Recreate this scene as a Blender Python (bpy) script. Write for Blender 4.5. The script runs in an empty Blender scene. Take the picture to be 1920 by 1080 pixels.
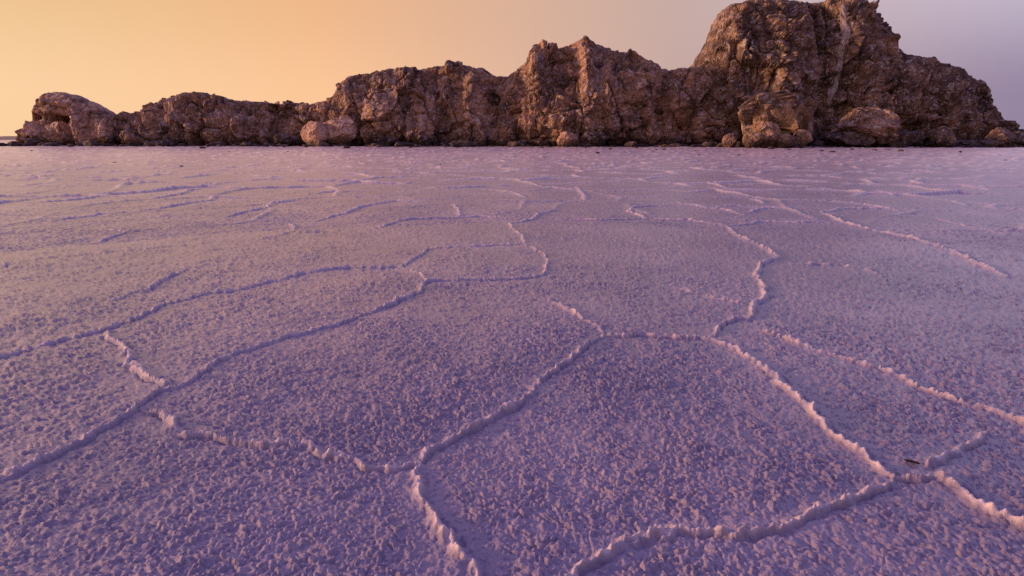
import bpy, math, random
import numpy as np
from mathutils import Vector

random.seed(7)
RNG = np.random.default_rng(11)
SC = bpy.context.scene
COL = SC.collection

# ------------------------------------------------------------------ camera
CAM_H = 0.9                       # metres above the salt
F_PX = 1066.0                     # focal length in pixels of the 1920 px photograph (20 mm lens)
HORIZON = 256.0
PITCH = math.atan((540.0 - HORIZON) / F_PX)
cam_data = bpy.data.cameras.new('camera')
cam_data.sensor_width = 36.0
cam_data.lens = F_PX / 1920.0 * 36.0
cam_data.clip_start = 0.02
cam_data.clip_end = 20000.0
cam = bpy.data.objects.new('camera', cam_data)
cam.location = (0, 0, CAM_H)
cam.rotation_euler = (math.pi / 2 - PITCH, 0, 0)
COL.objects.link(cam)
SC.camera = cam

# ------------------------------------------------------------------ sun and sky
SUN_AZ = math.radians(-88.0)      # measured from +Y (view direction) towards +X
SUN_EL = math.radians(11.0)
SUN_DIR = Vector((math.sin(SUN_AZ) * math.cos(SUN_EL), math.cos(SUN_AZ) * math.cos(SUN_EL), math.sin(SUN_EL)))
sun_data = bpy.data.lights.new('sun', 'SUN')
sun_data.energy = 5.0
sun_data.angle = math.radians(6.0)   # the sun stands in thick horizon air: soft-edged shadows
sun_data.color = (1.0, 0.58, 0.38)
sun = bpy.data.objects.new('sun', sun_data)
sun.rotation_euler = SUN_DIR.to_track_quat('Z', 'Y').to_euler()
COL.objects.link(sun)


def srgb(r, g, b):
    def f(c):
        c /= 255.0
        return c / 12.92 if c <= 0.04045 else ((c + 0.055) / 1.055) ** 2.4
    return (f(r), f(g), f(b), 1.0)


world = bpy.data.worlds.new('World')
SC.world = world
world.use_nodes = True
wn, wl = world.node_tree.nodes, world.node_tree.links
wn.clear()


def N(nt, typ, **kw):
    n = nt.nodes.new(typ)
    for k, v in kw.items():
        setattr(n, k, v)
    return n


def ramp(nt, stops, interp='EASE'):
    n = nt.nodes.new('ShaderNodeValToRGB')
    n.color_ramp.interpolation = interp
    els = n.color_ramp.elements
    while len(els) > 1:
        els.remove(els[-1])
    for i, (p, c) in enumerate(stops):
        e = els[0] if i == 0 else els.new(p)
        e.position = p
        e.color = c if len(c) == 4 else (c[0], c[1], c[2], 1.0)
    return n


wt = world.node_tree
tc = N(wt, 'ShaderNodeTexCoord')
sep = N(wt, 'ShaderNodeSeparateXYZ')
wl.new(tc.outputs['Generated'], sep.inputs[0])
# cosine of the angle between the looked-at azimuth and the sun's azimuth
flat = N(wt, 'ShaderNodeCombineXYZ')
wl.new(sep.outputs['X'], flat.inputs['X'])
wl.new(sep.outputs['Y'], flat.inputs['Y'])
nrm = N(wt, 'ShaderNodeVectorMath', operation='NORMALIZE')
wl.new(flat.outputs[0], nrm.inputs[0])
dot = N(wt, 'ShaderNodeVectorMath', operation='DOT_PRODUCT')
wl.new(nrm.outputs[0], dot.inputs[0])
dot.inputs[1].default_value = (math.sin(SUN_AZ), math.cos(SUN_AZ), 0)
mp = N(wt, 'ShaderNodeMapRange')
mp.inputs['From Min'].default_value = -1
mp.inputs['From Max'].default_value = 1
wl.new(dot.outputs['Value'], mp.inputs['Value'])


def az_pos(px):
    """ramp position of the azimuth seen at this photograph column"""
    a = math.atan((px - 960.0) / (F_PX * 1.03))
    return (math.cos(a - SUN_AZ) + 1) / 2


low = ramp(wt, [(0.0, srgb(150, 138, 172)), (az_pos(1900), srgb(146, 129, 158)), (az_pos(1250), srgb(198, 165, 158)),
                (az_pos(620), srgb(250, 196, 150)), (az_pos(10), srgb(249, 206, 160)), (1.0, (2.4, 1.4, 0.72))], 'LINEAR')
mid = ramp(wt, [(0.0, srgb(184, 174, 200)), (az_pos(1900), srgb(198, 184, 203)), (az_pos(1250), srgb(198, 169, 161)),
                (az_pos(620), srgb(238, 182, 136)), (az_pos(10), srgb(234, 192, 138)), (1.0, (1.5, 0.92, 0.52))], 'LINEAR')
for r_ in (low, mid):
    wl.new(mp.outputs[0], r_.inputs[0])
top = N(wt, 'ShaderNodeRGB')
top.outputs[0].default_value = (0.29, 0.25, 0.77, 1)
m1 = N(wt, 'ShaderNodeMapRange', interpolation_type='SMOOTHSTEP')
m1.inputs['From Min'].default_value = 0.045
m1.inputs['From Max'].default_value = 0.21
wl.new(sep.outputs['Z'], m1.inputs['Value'])
m2 = N(wt, 'ShaderNodeMapRange', interpolation_type='SMOOTHSTEP')
m2.inputs['From Min'].default_value = 0.20
m2.inputs['From Max'].default_value = 0.72
wl.new(sep.outputs['Z'], m2.inputs['Value'])
mixa = N(wt, 'ShaderNodeMix', data_type='RGBA')
mixb = N(wt, 'ShaderNodeMix', data_type='RGBA')
wl.new(m1.outputs[0], mixa.inputs[0])
wl.new(low.outputs[0], mixa.inputs[6])
wl.new(mid.outputs[0], mixa.inputs[7])
wl.new(m2.outputs[0], mixb.inputs[0])
wl.new(mixa.outputs[2], mixb.inputs[6])
wl.new(top.outputs[0], mixb.inputs[7])
bg = N(wt, 'ShaderNodeBackground')
wl.new(mixb.outputs[2], bg.inputs['Color'])
bg.inputs['Strength'].default_value = 1.0
sky = N(wt, 'ShaderNodeTexSky', sky_type='NISHITA')
sky.sun_disc = False
sky.sun_elevation = SUN_EL
sky.sun_rotation = SUN_AZ
bg2 = N(wt, 'ShaderNodeBackground')
wl.new(sky.outputs[0], bg2.inputs['Color'])
bg2.inputs['Strength'].default_value = 0.004
addw = N(wt, 'ShaderNodeAddShader')
wl.new(bg.outputs[0], addw.inputs[0])
wl.new(bg2.outputs[0], addw.inputs[1])
wo = N(wt, 'ShaderNodeOutputWorld')
wl.new(addw.outputs[0], wo.inputs['Surface'])

vs = SC.view_settings
vs.view_transform = 'Standard'
vs.look = 'None'
vs.exposure = 0.0
vs.gamma = 1.0
vs.use_curve_mapping = False
SC.cycles.use_denoising = False
SC.cycles.sample_clamp_indirect = 2.0
SC.cycles.sample_clamp_direct = 4.0
SC.cycles.max_bounces = 6

# ------------------------------------------------------------------ numeric helpers
cp, sp = math.cos(PITCH), math.sin(PITCH)


def ray(px, py):
    x = (px - 960.0) / F_PX
    y = (540.0 - py) / F_PX
    return x, y * sp + cp, y * cp - sp


def ground(px, py):
    """point of the salt flat seen at a photograph pixel"""
    x, y, z = ray(px, py)
    t = CAM_H / -z
    return x * t, y * t


def at_depth(px, py, Y):
    """point at distance Y in front of the camera (a distance taken from where the thing meets the salt)"""
    x, y, z = ray(px, py)
    t = Y / y
    return x * t, CAM_H + z * t


def hsh(*ii):
    h = np.full(np.broadcast(*ii).shape, 2166136261, dtype=np.uint32)
    for k, i in enumerate(ii):
        v = i.astype(np.int64).astype(np.uint32) if isinstance(i, np.ndarray) else np.uint32(i & 0xffffffff)
        h = (h ^ (v * np.uint32(0x9E3779B1))) * np.uint32(0x85EBCA6B)
        h ^= h >> np.uint32(13)
    h = h * np.uint32(0xC2B2AE35)
    h ^= h >> np.uint32(16)
    return h


def rnd(*ii):
    return hsh(*ii).astype(np.float32) / np.float32(4294967296.0)


def fade(t):
    return t * t * t * (t * (t * 6 - 15) + 10)


def perlin2(x, y, seed=0):
    x = np.asarray(x, np.float32); y = np.asarray(y, np.float32)
    xi = np.floor(x); yi = np.floor(y)
    fx, fy = x - xi, y - yi
    xi = xi.astype(np.int32); yi = yi.astype(np.int32)
    u, v = fade(fx), fade(fy)
    out = 0
    for dx in (0, 1):
        for dy in (0, 1):
            a = rnd(xi + dx, yi + dy, seed) * np.float32(2 * math.pi)
            g = np.cos(a) * (fx - dx) + np.sin(a) * (fy - dy)
            out = out + g * (u if dx else 1 - u) * (v if dy else 1 - v)
    return out * 1.41


def perlin3(p, seed=0):
    x, y, z = (p[..., k].astype(np.float32) for k in range(3))
    xi, yi, zi = np.floor(x), np.floor(y), np.floor(z)
    fx, fy, fz = x - xi, y - yi, z - zi
    xi, yi, zi = xi.astype(np.int32), yi.astype(np.int32), zi.astype(np.int32)
    u, v, w = fade(fx), fade(fy), fade(fz)
    out = 0
    for dx in (0, 1):
        for dy in (0, 1):
            for dz in (0, 1):
                h = hsh(xi + dx, yi + dy, zi + dz, seed)
                gx = (h & 255).astype(np.float32) / 127.5 - 1
                gy = ((h >> np.uint32(8)) & 255).astype(np.float32) / 127.5 - 1
                gz = ((h >> np.uint32(16)) & 255).astype(np.float32) / 127.5 - 1
                g = gx * (fx - dx) + gy * (fy - dy) + gz * (fz - dz)
                out = out + g * (u if dx else 1 - u) * (v if dy else 1 - v) * (w if dz else 1 - w)
    return out * 1.2


def fbm3(p, octv=4, seed=0):
    s = 0; a = 1.0
    for k in range(octv):
        s = s + a * perlin3(p * (2.03 ** k), seed + k)
        a *= 0.5
    return s


def worley3(p, seed=0):
    """distance to nearest and second nearest point, random number and plane tilt of the nearest cell"""
    pi = np.floor(p).astype(np.int32)
    f1 = np.full(p.shape[:-1], 9.0, np.float32)
    f2 = f1.copy()
    cid = np.zeros(p.shape[:-1], np.float32)
    tilt = np.zeros(p.shape[:-1], np.float32)
    for dx in (-1, 0, 1):
        for dy in (-1, 0, 1):
            for dz in (-1, 0, 1):
                cx, cy, cz = pi[..., 0] + dx, pi[..., 1] + dy, pi[..., 2] + dz
                h = hsh(cx, cy, cz, seed)
                ox = (h & 1023).astype(np.float32) / 1023
                oy = ((h >> np.uint32(10)) & 1023).astype(np.float32) / 1023
                oz = ((h >> np.uint32(20)) & 1023).astype(np.float32) / 1023
                ddx, ddy, ddz = p[..., 0] - cx - ox, p[..., 1] - cy - oy, p[..., 2] - cz - oz
                d = np.sqrt(ddx * ddx + ddy * ddy + ddz * ddz)
                h2 = hsh(cx, cy, cz, seed + 91)
                ta = (h2 & 255).astype(np.float32) / 127.5 - 1
                tb = ((h2 >> np.uint32(8)) & 255).astype(np.float32) / 127.5 - 1
                ci = ((h2 >> np.uint32(16)) & 255).astype(np.float32) / 255
                near = d < f1
                f2 = np.where(near, f1, np.minimum(f2, d))
                f1 = np.where(near, d, f1)
                cid = np.where(near, ci, cid)
                tilt = np.where(near, ta * ddx + tb * ddz, tilt)
    return f1, f2, cid, tilt


def worley2(x, y, seed=0):
    xi = np.floor(x).astype(np.int32); yi = np.floor(y).astype(np.int32)
    f1 = np.full(x.shape, 9.0, np.float32)
    cid = np.zeros(x.shape, np.float32)
    for dx in (-1, 0, 1):
        for dy in (-1, 0, 1):
            h = hsh(xi + dx, yi + dy, seed)
            ox = (h & 4095).astype(np.float32) / 4095
            oy = ((h >> np.uint32(12)) & 4095).astype(np.float32) / 4095
            ex, ey = x - xi - dx - ox, y - yi - dy - oy
            d = ex * ex + ey * ey
            near = d < f1
            f1 = np.where(near, d, f1)
            cid = np.where(near, ((h >> np.uint32(24)) & 255).astype(np.float32) / 255, cid)
    return np.sqrt(f1), cid


def smooth(a, b, x):
    t = np.clip((x - a) / (b - a), 0, 1)
    return t * t * (3 - 2 * t)


def mesh_from(name, verts, quads, mat, attrs=None, smooth_shade=True):
    me = bpy.data.meshes.new(name)
    nv, nq, k = len(verts), len(quads), quads.shape[1]
    me.vertices.add(nv)
    me.vertices.foreach_set('co', np.ascontiguousarray(verts, np.float32).ravel())
    me.loops.add(nq * k)
    me.loops.foreach_set('vertex_index', np.ascontiguousarray(quads, np.int32).ravel())
    me.polygons.add(nq)
    me.polygons.foreach_set('loop_start', np.arange(0, nq * k, k, dtype=np.int32))
    me.polygons.foreach_set('use_smooth', np.full(nq, smooth_shade, dtype=bool))
    me.update(calc_edges=True)
    for an, av in (attrs or {}).items():
        a = me.attributes.new(an, 'FLOAT', 'POINT')
        a.data.foreach_set('value', np.ascontiguousarray(av, np.float32))
    me.materials.append(mat)
    return me


def link(name, me, parent=None):
    o = bpy.data.objects.new(name, me)
    COL.objects.link(o)
    if parent:
        o.parent = parent
    return o


def tag(o, label=None, cat=None, group=None, kind=None):
    if label: o['label'] = label
    if cat: o['category'] = cat
    if group: o['group'] = group
    if kind: o['kind'] = kind
    return o


# ------------------------------------------------------------------ materials
def new_mat(name):
    m = bpy.data.materials.new(name)
    m.use_nodes = True
    nt = m.node_tree
    b = nt.nodes['Principled BSDF']
    return m, nt, b


def salt_material():
    m, nt, b = new_mat('salt_crust')
    L = nt.links
    geo = N(nt, 'ShaderNodeNewGeometry')
    att = N(nt, 'ShaderNodeAttribute', attribute_name='ridge')
    n1 = N(nt, 'ShaderNodeTexNoise'); n1.inputs['Scale'].default_value = 1.0; n1.inputs['Detail'].default_value = 9; n1.inputs['Roughness'].default_value = 0.62
    n2 = N(nt, 'ShaderNodeTexNoise'); n2.inputs['Scale'].default_value = 60; n2.inputs['Detail'].default_value = 4
    L.new(geo.outputs['Position'], n1.inputs['Vector'])
    L.new(geo.outputs['Position'], n2.inputs['Vector'])
    r1 = ramp(nt, [(0.3, (0.165, 0.124, 0.148)), (0.5, (0.232, 0.176, 0.198)), (0.7, (0.318, 0.246, 0.25))], 'LINEAR')
    L.new(n1.outputs['Fac'], r1.inputs[0])
    r2 = ramp(nt, [(0.3, (0.82, 0.80, 0.82)), (0.7, (1.12, 1.10, 1.10))], 'LINEAR')
    L.new(n2.outputs['Fac'], r2.inputs[0])
    mul = N(nt, 'ShaderNodeMix', data_type='RGBA', blend_type='MULTIPLY')
    mul.inputs[0].default_value = 1.0
    L.new(r1.outputs[0], mul.inputs[6]); L.new(r2.outputs[0], mul.inputs[7])
    mx = N(nt, 'ShaderNodeMix', data_type='RGBA')
    L.new(att.outputs['Fac'], mx.inputs[0])
    L.new(mul.outputs[2], mx.inputs[6])
    mx.inputs[7].default_value = (0.62, 0.49, 0.42, 1)
    # ochre dust, made to carry the warm light of the far crust as colour
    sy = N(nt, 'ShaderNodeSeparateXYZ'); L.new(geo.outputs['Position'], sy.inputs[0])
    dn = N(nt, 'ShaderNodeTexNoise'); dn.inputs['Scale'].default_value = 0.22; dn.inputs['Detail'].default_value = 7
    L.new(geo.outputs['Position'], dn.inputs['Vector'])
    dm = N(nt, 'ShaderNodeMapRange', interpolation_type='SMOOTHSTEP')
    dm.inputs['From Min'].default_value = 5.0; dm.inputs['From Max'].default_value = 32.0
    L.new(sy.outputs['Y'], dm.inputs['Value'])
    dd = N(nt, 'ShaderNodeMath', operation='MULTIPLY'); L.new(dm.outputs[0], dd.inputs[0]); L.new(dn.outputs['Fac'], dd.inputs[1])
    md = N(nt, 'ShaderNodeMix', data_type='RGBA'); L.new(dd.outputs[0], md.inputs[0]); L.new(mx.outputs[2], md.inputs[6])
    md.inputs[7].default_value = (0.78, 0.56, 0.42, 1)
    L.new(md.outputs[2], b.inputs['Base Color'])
    b.inputs['Roughness'].default_value = 0.75
    b.inputs['IOR'].default_value = 1.55
    # a thin dried glaze bridges the grains and lies level: it mirrors the low sky softly at grazing angles
    b.inputs['Coat Weight'].default_value = 1.0
    b.inputs['Coat Roughness'].default_value = 0.30
    b.inputs['Coat IOR'].default_value = 1.85
    up = N(nt, 'ShaderNodeCombineXYZ'); up.inputs['Z'].default_value = 1.0
    L.new(up.outputs[0], b.inputs['Coat Normal'])
    bn = N(nt, 'ShaderNodeTexNoise'); bn.inputs['Scale'].default_value = 110; bn.inputs['Detail'].default_value = 5
    bn.inputs['Roughness'].default_value = 0.65
    L.new(geo.outputs['Position'], bn.inputs['Vector'])
    bp = N(nt, 'ShaderNodeBump'); bp.inputs['Strength'].default_value = 0.75; bp.inputs['Distance'].default_value = 0.007
    L.new(bn.outputs['Fac'], bp.inputs['Height'])
    L.new(bp.outputs[0], b.inputs['Normal'])
    return m


def rock_material(name, dark, main, light, white=0.55, band_top=0.9):
    m, nt, b = new_mat(name)
    L = nt.links
    geo = N(nt, 'ShaderNodeNewGeometry')
    sx = N(nt, 'ShaderNodeSeparateXYZ')
    L.new(geo.outputs['Position'], sx.inputs[0])

    def noise(scale, det=6, rough=0.6, dist=0.0):
        n = N(nt, 'ShaderNodeTexNoise')
        n.inputs['Scale'].default_value = scale
        n.inputs['Detail'].default_value = det
        n.inputs['Roughness'].default_value = rough
        n.inputs['Distortion'].default_value = dist
        L.new(geo.outputs['Position'], n.inputs['Vector'])
        return n
    a = noise(0.55, 9, 0.68, 0.6)
    ra = ramp(nt, [(0.36, dark), (0.5, main), (0.64, light)], 'LINEAR')
    L.new(a.outputs['Fac'], ra.inputs[0])
    c = noise(4.5, 9, 0.75, 0.6)
    rc = ramp(nt, [(0.34, (0.42, 0.40, 0.41)), (0.5, (0.95, 0.95, 0.95)), (0.66, (1.6, 1.5, 1.42))], 'LINEAR')
    L.new(c.outputs['Fac'], rc.inputs[0])
    mul = N(nt, 'ShaderNodeMix', data_type='RGBA', blend_type='MULTIPLY')
    mul.inputs[0].default_value = 1
    L.new(ra.outputs[0], mul.inputs[6]); L.new(rc.outputs[0], mul.inputs[7])
    # pale salt and droppings in broken patches
    w = noise(1.7, 10, 0.78, 1.0)
    rw = ramp(nt, [(0.535, (0, 0, 0)), (0.585, (1, 1, 1))], 'LINEAR')
    L.new(w.outputs['Fac'], rw.inputs[0])
    wm = N(nt, 'ShaderNodeMath', operation='MULTIPLY')
    L.new(rw.outputs[0], wm.inputs[0]); wm.inputs[1].default_value = white
    mw = N(nt, 'ShaderNodeMix', data_type='RGBA')
    L.new(wm.outputs[0], mw.inputs[0]); L.new(mul.outputs[2], mw.inputs[6])
    mw.inputs[7].default_value = (0.66, 0.56, 0.48, 1)
    # darker band round the foot with a broken upper edge
    t = noise(0.9, 5, 0.6)
    ad = N(nt, 'ShaderNodeMath', operation='MULTIPLY_ADD')
    L.new(t.outputs['Fac'], ad.inputs[0]); ad.inputs[1].default_value = -1.6
    L.new(sx.outputs['Z'], ad.inputs[2])
    mr = N(nt, 'ShaderNodeMapRange', interpolation_type='SMOOTHSTEP')
    mr.inputs['From Min'].default_value = band_top - 0.9 - 0.55
    mr.inputs['From Max'].default_value = band_top - 0.9 + 0.35
    mr.inputs['To Min'].default_value = 0.3
    mr.inputs['To Max'].default_value = 1.0
    L.new(ad.outputs[0], mr.inputs['Value'])
    mt = N(nt, 'ShaderNodeMix', data_type='RGBA', blend_type='MULTIPLY')
    mt.inputs[0].default_value = 1
    L.new(mw.outputs[2], mt.inputs[6]); L.new(mr.outputs[0], mt.inputs[7])
    L.new(mt.outputs[2], b.inputs['Base Color'])
    b.inputs['Roughness'].default_value = 0.85
    b.inputs['Specular IOR Level'].default_value = 0.25
    bn = noise(5.0, 9, 0.72, 0.3)
    bp = N(nt, 'ShaderNodeBump'); bp.inputs['Strength'].default_value = 0.9; bp.inputs['Distance'].default_value = 0.22
    L.new(bn.outputs['Fac'], bp.inputs['Height'])
    L.new(bp.outputs[0], b.inputs['Normal'])
    return m


SALT = salt_material()
ROCK = rock_material('weathered_rock', (0.045, 0.029, 0.021), (0.155, 0.094, 0.062), (0.30, 0.187, 0.118))
ROCK_RED = rock_material('reddish_rock', (0.07, 0.041, 0.028), (0.25, 0.146, 0.09), (0.45, 0.27, 0.165))
ROCK_LIGHT = rock_material('sunlit_ochre_rock', (0.14, 0.078, 0.048), (0.42, 0.245, 0.15), (0.62, 0.40, 0.255), 0.5, 0.75)  # ochre rock lightened: warm sun on the lit rocks put into its colour
ROCK_DARK = rock_material('dark_stone', (0.05, 0.034, 0.028), (0.12, 0.078, 0.06), (0.22, 0.14, 0.10), 0.3, 0.5)
VEIN = rock_material('pale_vein_rock', (0.20, 0.15, 0.122), (0.31, 0.24, 0.195), (0.40, 0.32, 0.26), 0.3, 0.6)
m_, nt_, b_ = new_mat('brown_shore')
g_ = N(nt_, 'ShaderNodeTexNoise'); g_.inputs['Scale'].default_value = 0.2; g_.inputs['Detail'].default_value = 8
r_ = ramp(nt_, [(0.3, (0.13, 0.09, 0.06)), (0.7, (0.28, 0.19, 0.12))])
geo_ = N(nt_, 'ShaderNodeNewGeometry')
nt_.links.new(geo_.outputs['Position'], g_.inputs['Vector'])
nt_.links.new(g_.outputs['Fac'], r_.inputs[0]); nt_.links.new(r_.outputs[0], b_.inputs['Base Color'])
b_.inputs['Roughness'].default_value = 0.9
SHORE = m_

# ------------------------------------------------------------------ the salt flat
# ridges of the crust, traced as photograph pixels and laid on the ground plane: (height 0..1, width 0..1, points)
RIDGES = [
    (0.85, 0.65, [(1135, 630), (1100, 650), (1060, 682), (1020, 712), (985, 742), (960, 768), (920, 790), (880, 808), (840, 828), (800, 852), (780, 872)]),
    (1.00, 1.2, [(780, 872), (778, 895), (785, 920), (800, 955), (815, 985), (835, 1010), (855, 1035), (870, 1060), (884, 1085), (905, 1150), (950, 1310)]),
    (0.70, 0.7, [(1135, 630), (1165, 631), (1200, 628), (1240, 630), (1280, 632), (1330, 636)]),
    (1.00, 0.9, [(1334, 633), (1352, 613), (1375, 599), (1408, 601)]),
    (1.15, 1.4, [(1335, 636), (1380, 655), (1420, 683), (1450, 708), (1475, 735), (1500, 752), (1520, 775), (1540, 800), (1565, 825), (1600, 850), (1640, 880), (1672, 902)]),
    (0.75, 0.8, [(1665, 906), (1655, 918), (1600, 935), (1550, 957), (1535, 965), (1500, 985), (1460, 998), (1410, 1006), (1350, 1004), (1285, 1000), (1260, 995), (1185, 1020), (1130, 1040), (1090, 1070), (1070, 1095), (1040, 1150), (1000, 1310)]),
    (0.55, 0.7, [(1672, 902), (1700, 908), (1740, 905), (1765, 908)]),
    (1.15, 1.4, [(1765, 905), (1780, 920), (1820, 945), (1850, 965), (1890, 985), (1925, 1002), (1990, 1040), (2300, 1220)]),
    (0.85, 0.8, [(1748, 888), (1765, 865), (1800, 845), (1835, 825), (1852, 816)]),
    (1.00, 0.9, [(1420, 620), (1460, 632), (1520, 655), (1570, 670), (1640, 690), (1690, 710), (1750, 735), (1800, 755), (1850, 770), (1900, 790), (1970, 818), (2250, 920)]),
    (1.10, 1.1, [(1408, 602), (1410, 575), (1432, 560), (1435, 542), (1416, 520), (1425, 495), (1460, 485), (1436, 465), (1385, 445), (1360, 427)]),
    (0.55, 0.7, [(1262, 537), (1300, 550), (1340, 562), (1370, 568), (1405, 576)]),
    (0.55, 0.8, [(1020, 560), (1060, 580), (1100, 605), (1135, 629)]),
    (0.75, 0.7, [(-330, 760), (-180, 715), (-60, 688), (0, 672), (60, 655), (130, 640), (190, 625), (240, 605), (310, 572), (390, 550), (440, 545), (500, 530), (560, 515), (600, 507), (680, 503), (750, 502)]),
    (0.85, 0.7, [(750, 503), (785, 482), (800, 470), (820, 466), (880, 464), (940, 460), (985, 458)]),
    (1.00, 0.8, [(750, 504), (785, 516), (800, 530), (790, 550), (750, 565), (700, 586)]),
    (0.70, 0.6, [(700, 586), (620, 610), (525, 640), (450, 667), (400, 690), (350, 722), (325, 732)]),
    (1.00, 1.3, [(198, 630), (225, 650), (240, 668), (246, 686), (268, 702), (296, 716), (310, 728)]),
    (0.75, 0.6, [(325, 730), (300, 737), (250, 777), (175, 817), (100, 855), (40, 880), (0, 897), (-60, 922), (-350, 1040)]),
    (0.90, 1.1, [(284, 780), (308, 784), (322, 798), (330, 811)]),
    (0.5, 0.7, [(335, 812), (360, 815), (400, 818), (440, 825), (490, 832), (540, 830), (580, 835), (612, 855), (650, 860), (690, 876), (740, 880), (778, 874)]),
    (0.80, 0.7, [(800, 530), (870, 528), (940, 525), (1000, 520), (1020, 515), (1030, 495), (1020, 478), (1000, 465), (985, 460)]),
    (0.90, 0.9, [(985, 458), (980, 445), (962, 430), (950, 418)]),
    (0.60, 0.6, [(690, 430), (720, 424), (750, 415), (780, 412), (825, 410), (900, 407), (950, 412)]),
    (0.60, 0.6, [(480, 452), (525, 442), (550, 435), (575, 437), (650, 435)]),
    (0.90, 0.8, [(550, 436), (552, 428), (546, 420)]),
    (0.50, 0.6, [(-330, 545), (-40, 510), (0, 502), (65, 490), (100, 485), (200, 475), (280, 467), (325, 462), (400, 455)]),
    (0.55, 0.7, [(185, 455), (212, 445), (235, 438), (205, 432)]),
    (0.80, 0.7, [(425, 408), (460, 399), (500, 390), (512, 381), (570, 375)]),
    (0.55, 0.6, [(590, 415), (645, 401), (670, 391), (740, 377), (800, 380)]),
    (0.60, 0.7, [(95, 415), (165, 407), (210, 401)]),
    (0.70, 0.7, [(265, 397), (350, 382), (395, 376), (400, 368)]),
    (0.60, 0.7, [(55, 380), (150, 372), (200, 365)]),
    (0.70, 0.7, [(285, 372), (340, 362), (352, 356), (385, 353)]),
    (0.90, 0.9, [(850, 384), (858, 394), (862, 405)]),
    (0.70, 0.9, [(270, 549), (300, 530), (320, 520), (350, 507)]),
    (0.50, 0.8, [(200, 568), (250, 550), (275, 541)]),
    (0.70, 0.8, [(960, 420), (1000, 411), (1010, 402), (1045, 395)]),
    (0.65, 0.6, [(1045, 411), (1120, 414), (1200, 411), (1290, 414), (1362, 426)]),
    (0.55, 0.6, [(1422, 415), (1490, 418), (1560, 417)]),
    (0.90, 0.8, [(1212, 411), (1178, 398), (1186, 390), (1250, 384)]),
    (0.80, 0.8, [(1270, 380), (1320, 390), (1360, 395), (1395, 406)]),
    (0.60, 0.7, [(1395, 402), (1420, 393), (1485, 389)]),
    (0.60, 0.7, [(1362, 426), (1410, 421), (1422, 414)]),
    (1.00, 0.9, [(1540, 397), (1580, 420), (1630, 432), (1710, 450), (1785, 472), (1835, 495), (1890, 520)]),
    (0.70, 0.7, [(1548, 398), (1585, 392), (1660, 393)]),
    (0.80, 0.8, [(1555, 377), (1620, 385), (1660, 392), (1700, 400)]),
    (0.60, 0.8, [(1755, 412), (1810, 427), (1885, 440)]),
    (0.55, 0.8, [(1475, 495), (1560, 497), (1620, 505), (1650, 521)]),
    (0.90, 0.8, [(1320, 342), (1345, 347), (1362, 353)]),
    (0.60, 0.7, [(1375, 346), (1435, 345)]),
    (0.70, 0.8, [(1475, 347), (1525, 351)]),
    (0.90, 0.8, [(1645, 357), (1675, 368)]),
    (0.80, 0.8, [(1795, 345), (1855, 352)]),
    (0.80, 0.8, [(1875, 390), (1945, 397)]),
    (0.80, 0.8, [(1780, 378), (1812, 386)]),
    (0.60, 0.7, [(1245, 355), (1290, 360), (1340, 355)]),
    (0.90, 0.9, [(1405, 372), (1432, 382)]),
    (0.90, 0.9, [(1080, 350), (1094, 366), (1097, 376)]),
    (0.60, 0.7, [(905, 355), (935, 358), (960, 362), (985, 370)]),
    (0.60, 0.7, [(585, 365), (610, 361), (680, 360)]),
]
# where one plate of crust meets the next without a raised ridge
SEAMS = [
    [(310, 728), (300, 755), (284, 780)], [(1660, 905), (1672, 902)], [(1748, 888), (1762, 906)], [(1852, 816), (1900, 790)],
    [(1405, 576), (1410, 575)], [(1408, 602), (1420, 620)],
    [(1262, 537), (1180, 500), (1100, 520), (1020, 560)], [(1020, 560), (960, 545), (900, 527)], [(800, 530), (840, 527)],
    [(1650, 521), (1750, 560), (1880, 600), (1990, 640), (2300, 740)], [(1890, 520), (1990, 555), (2300, 640)], [(1460, 485), (1475, 495)],
    [(1360, 427), (1280, 440), (1150, 450), (1030, 470), (1000, 465)], [(950, 412), (960, 420)], [(400, 455), (480, 452)], [(650, 435), (690, 430)],
    [(-60, 600), (60, 580), (200, 568)], [(350, 507), (400, 480), (400, 455)], [(275, 541), (270, 549)],
]

COLS_IN = 960
ang_in = np.linspace(-50, 50, COLS_IN)
side = np.linspace(50, 84, 165)[1:]
rest = np.linspace(84, 180, 40)[1:]
ang = np.radians(np.concatenate([-rest[::-1], -side[::-1], ang_in, side, rest]))
# radii follow the angle below the horizon so that crust detail is even from near to far
dep = np.concatenate([np.linspace(math.atan(CAM_H / 0.85), math.radians(8.5), 455)[:-1],
                      np.linspace(math.radians(8.5), math.atan(CAM_H / 75.0), 275)])
rad = np.concatenate([np.array([0.03, 0.12, 0.25]), np.linspace(0.35, 0.84, 50), CAM_H / np.tan(dep),
                      np.geomspace(80, 9000, 60)])
A, R = np.meshgrid(ang, rad)
GX = (R * np.sin(A)).astype(np.float32)
GY = (R * np.cos(A)).astype(np.float32)
NR, NC = GX.shape

# gently wandering copy of the coordinates keeps traced lines from looking ruled
WX = GX + 0.018 * perlin2(GX / 0.16, GY / 0.16, 3) + 0.014 * perlin2(GX / 0.06, GY / 0.06, 4) + 0.006 * perlin2(GX / 0.025, GY / 0.025, 7)
WY = GY + 0.018 * perlin2(GX / 0.16, GY / 0.16, 5) + 0.014 * perlin2(GX / 0.06, GY / 0.06, 6) + 0.006 * perlin2(GX / 0.025, GY / 0.025, 8)

ridge_best = np.zeros((NR, NC), np.float32)      # raised share 0..1
ridge_h = np.zeros((NR, NC), np.float32)         # metres
ridge_id = np.full((NR, NC), -1, np.int32)
groove = np.zeros((NR, NC), np.float32)
step_h = np.zeros((NR, NC), np.float32)
skirt = np.zeros((NR, NC), np.float32)
line_d = np.full((NR, NC), 9.0, np.float32)      # distance to any traced line
side_d = np.full((NR, NC), 9.0, np.float32)


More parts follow.
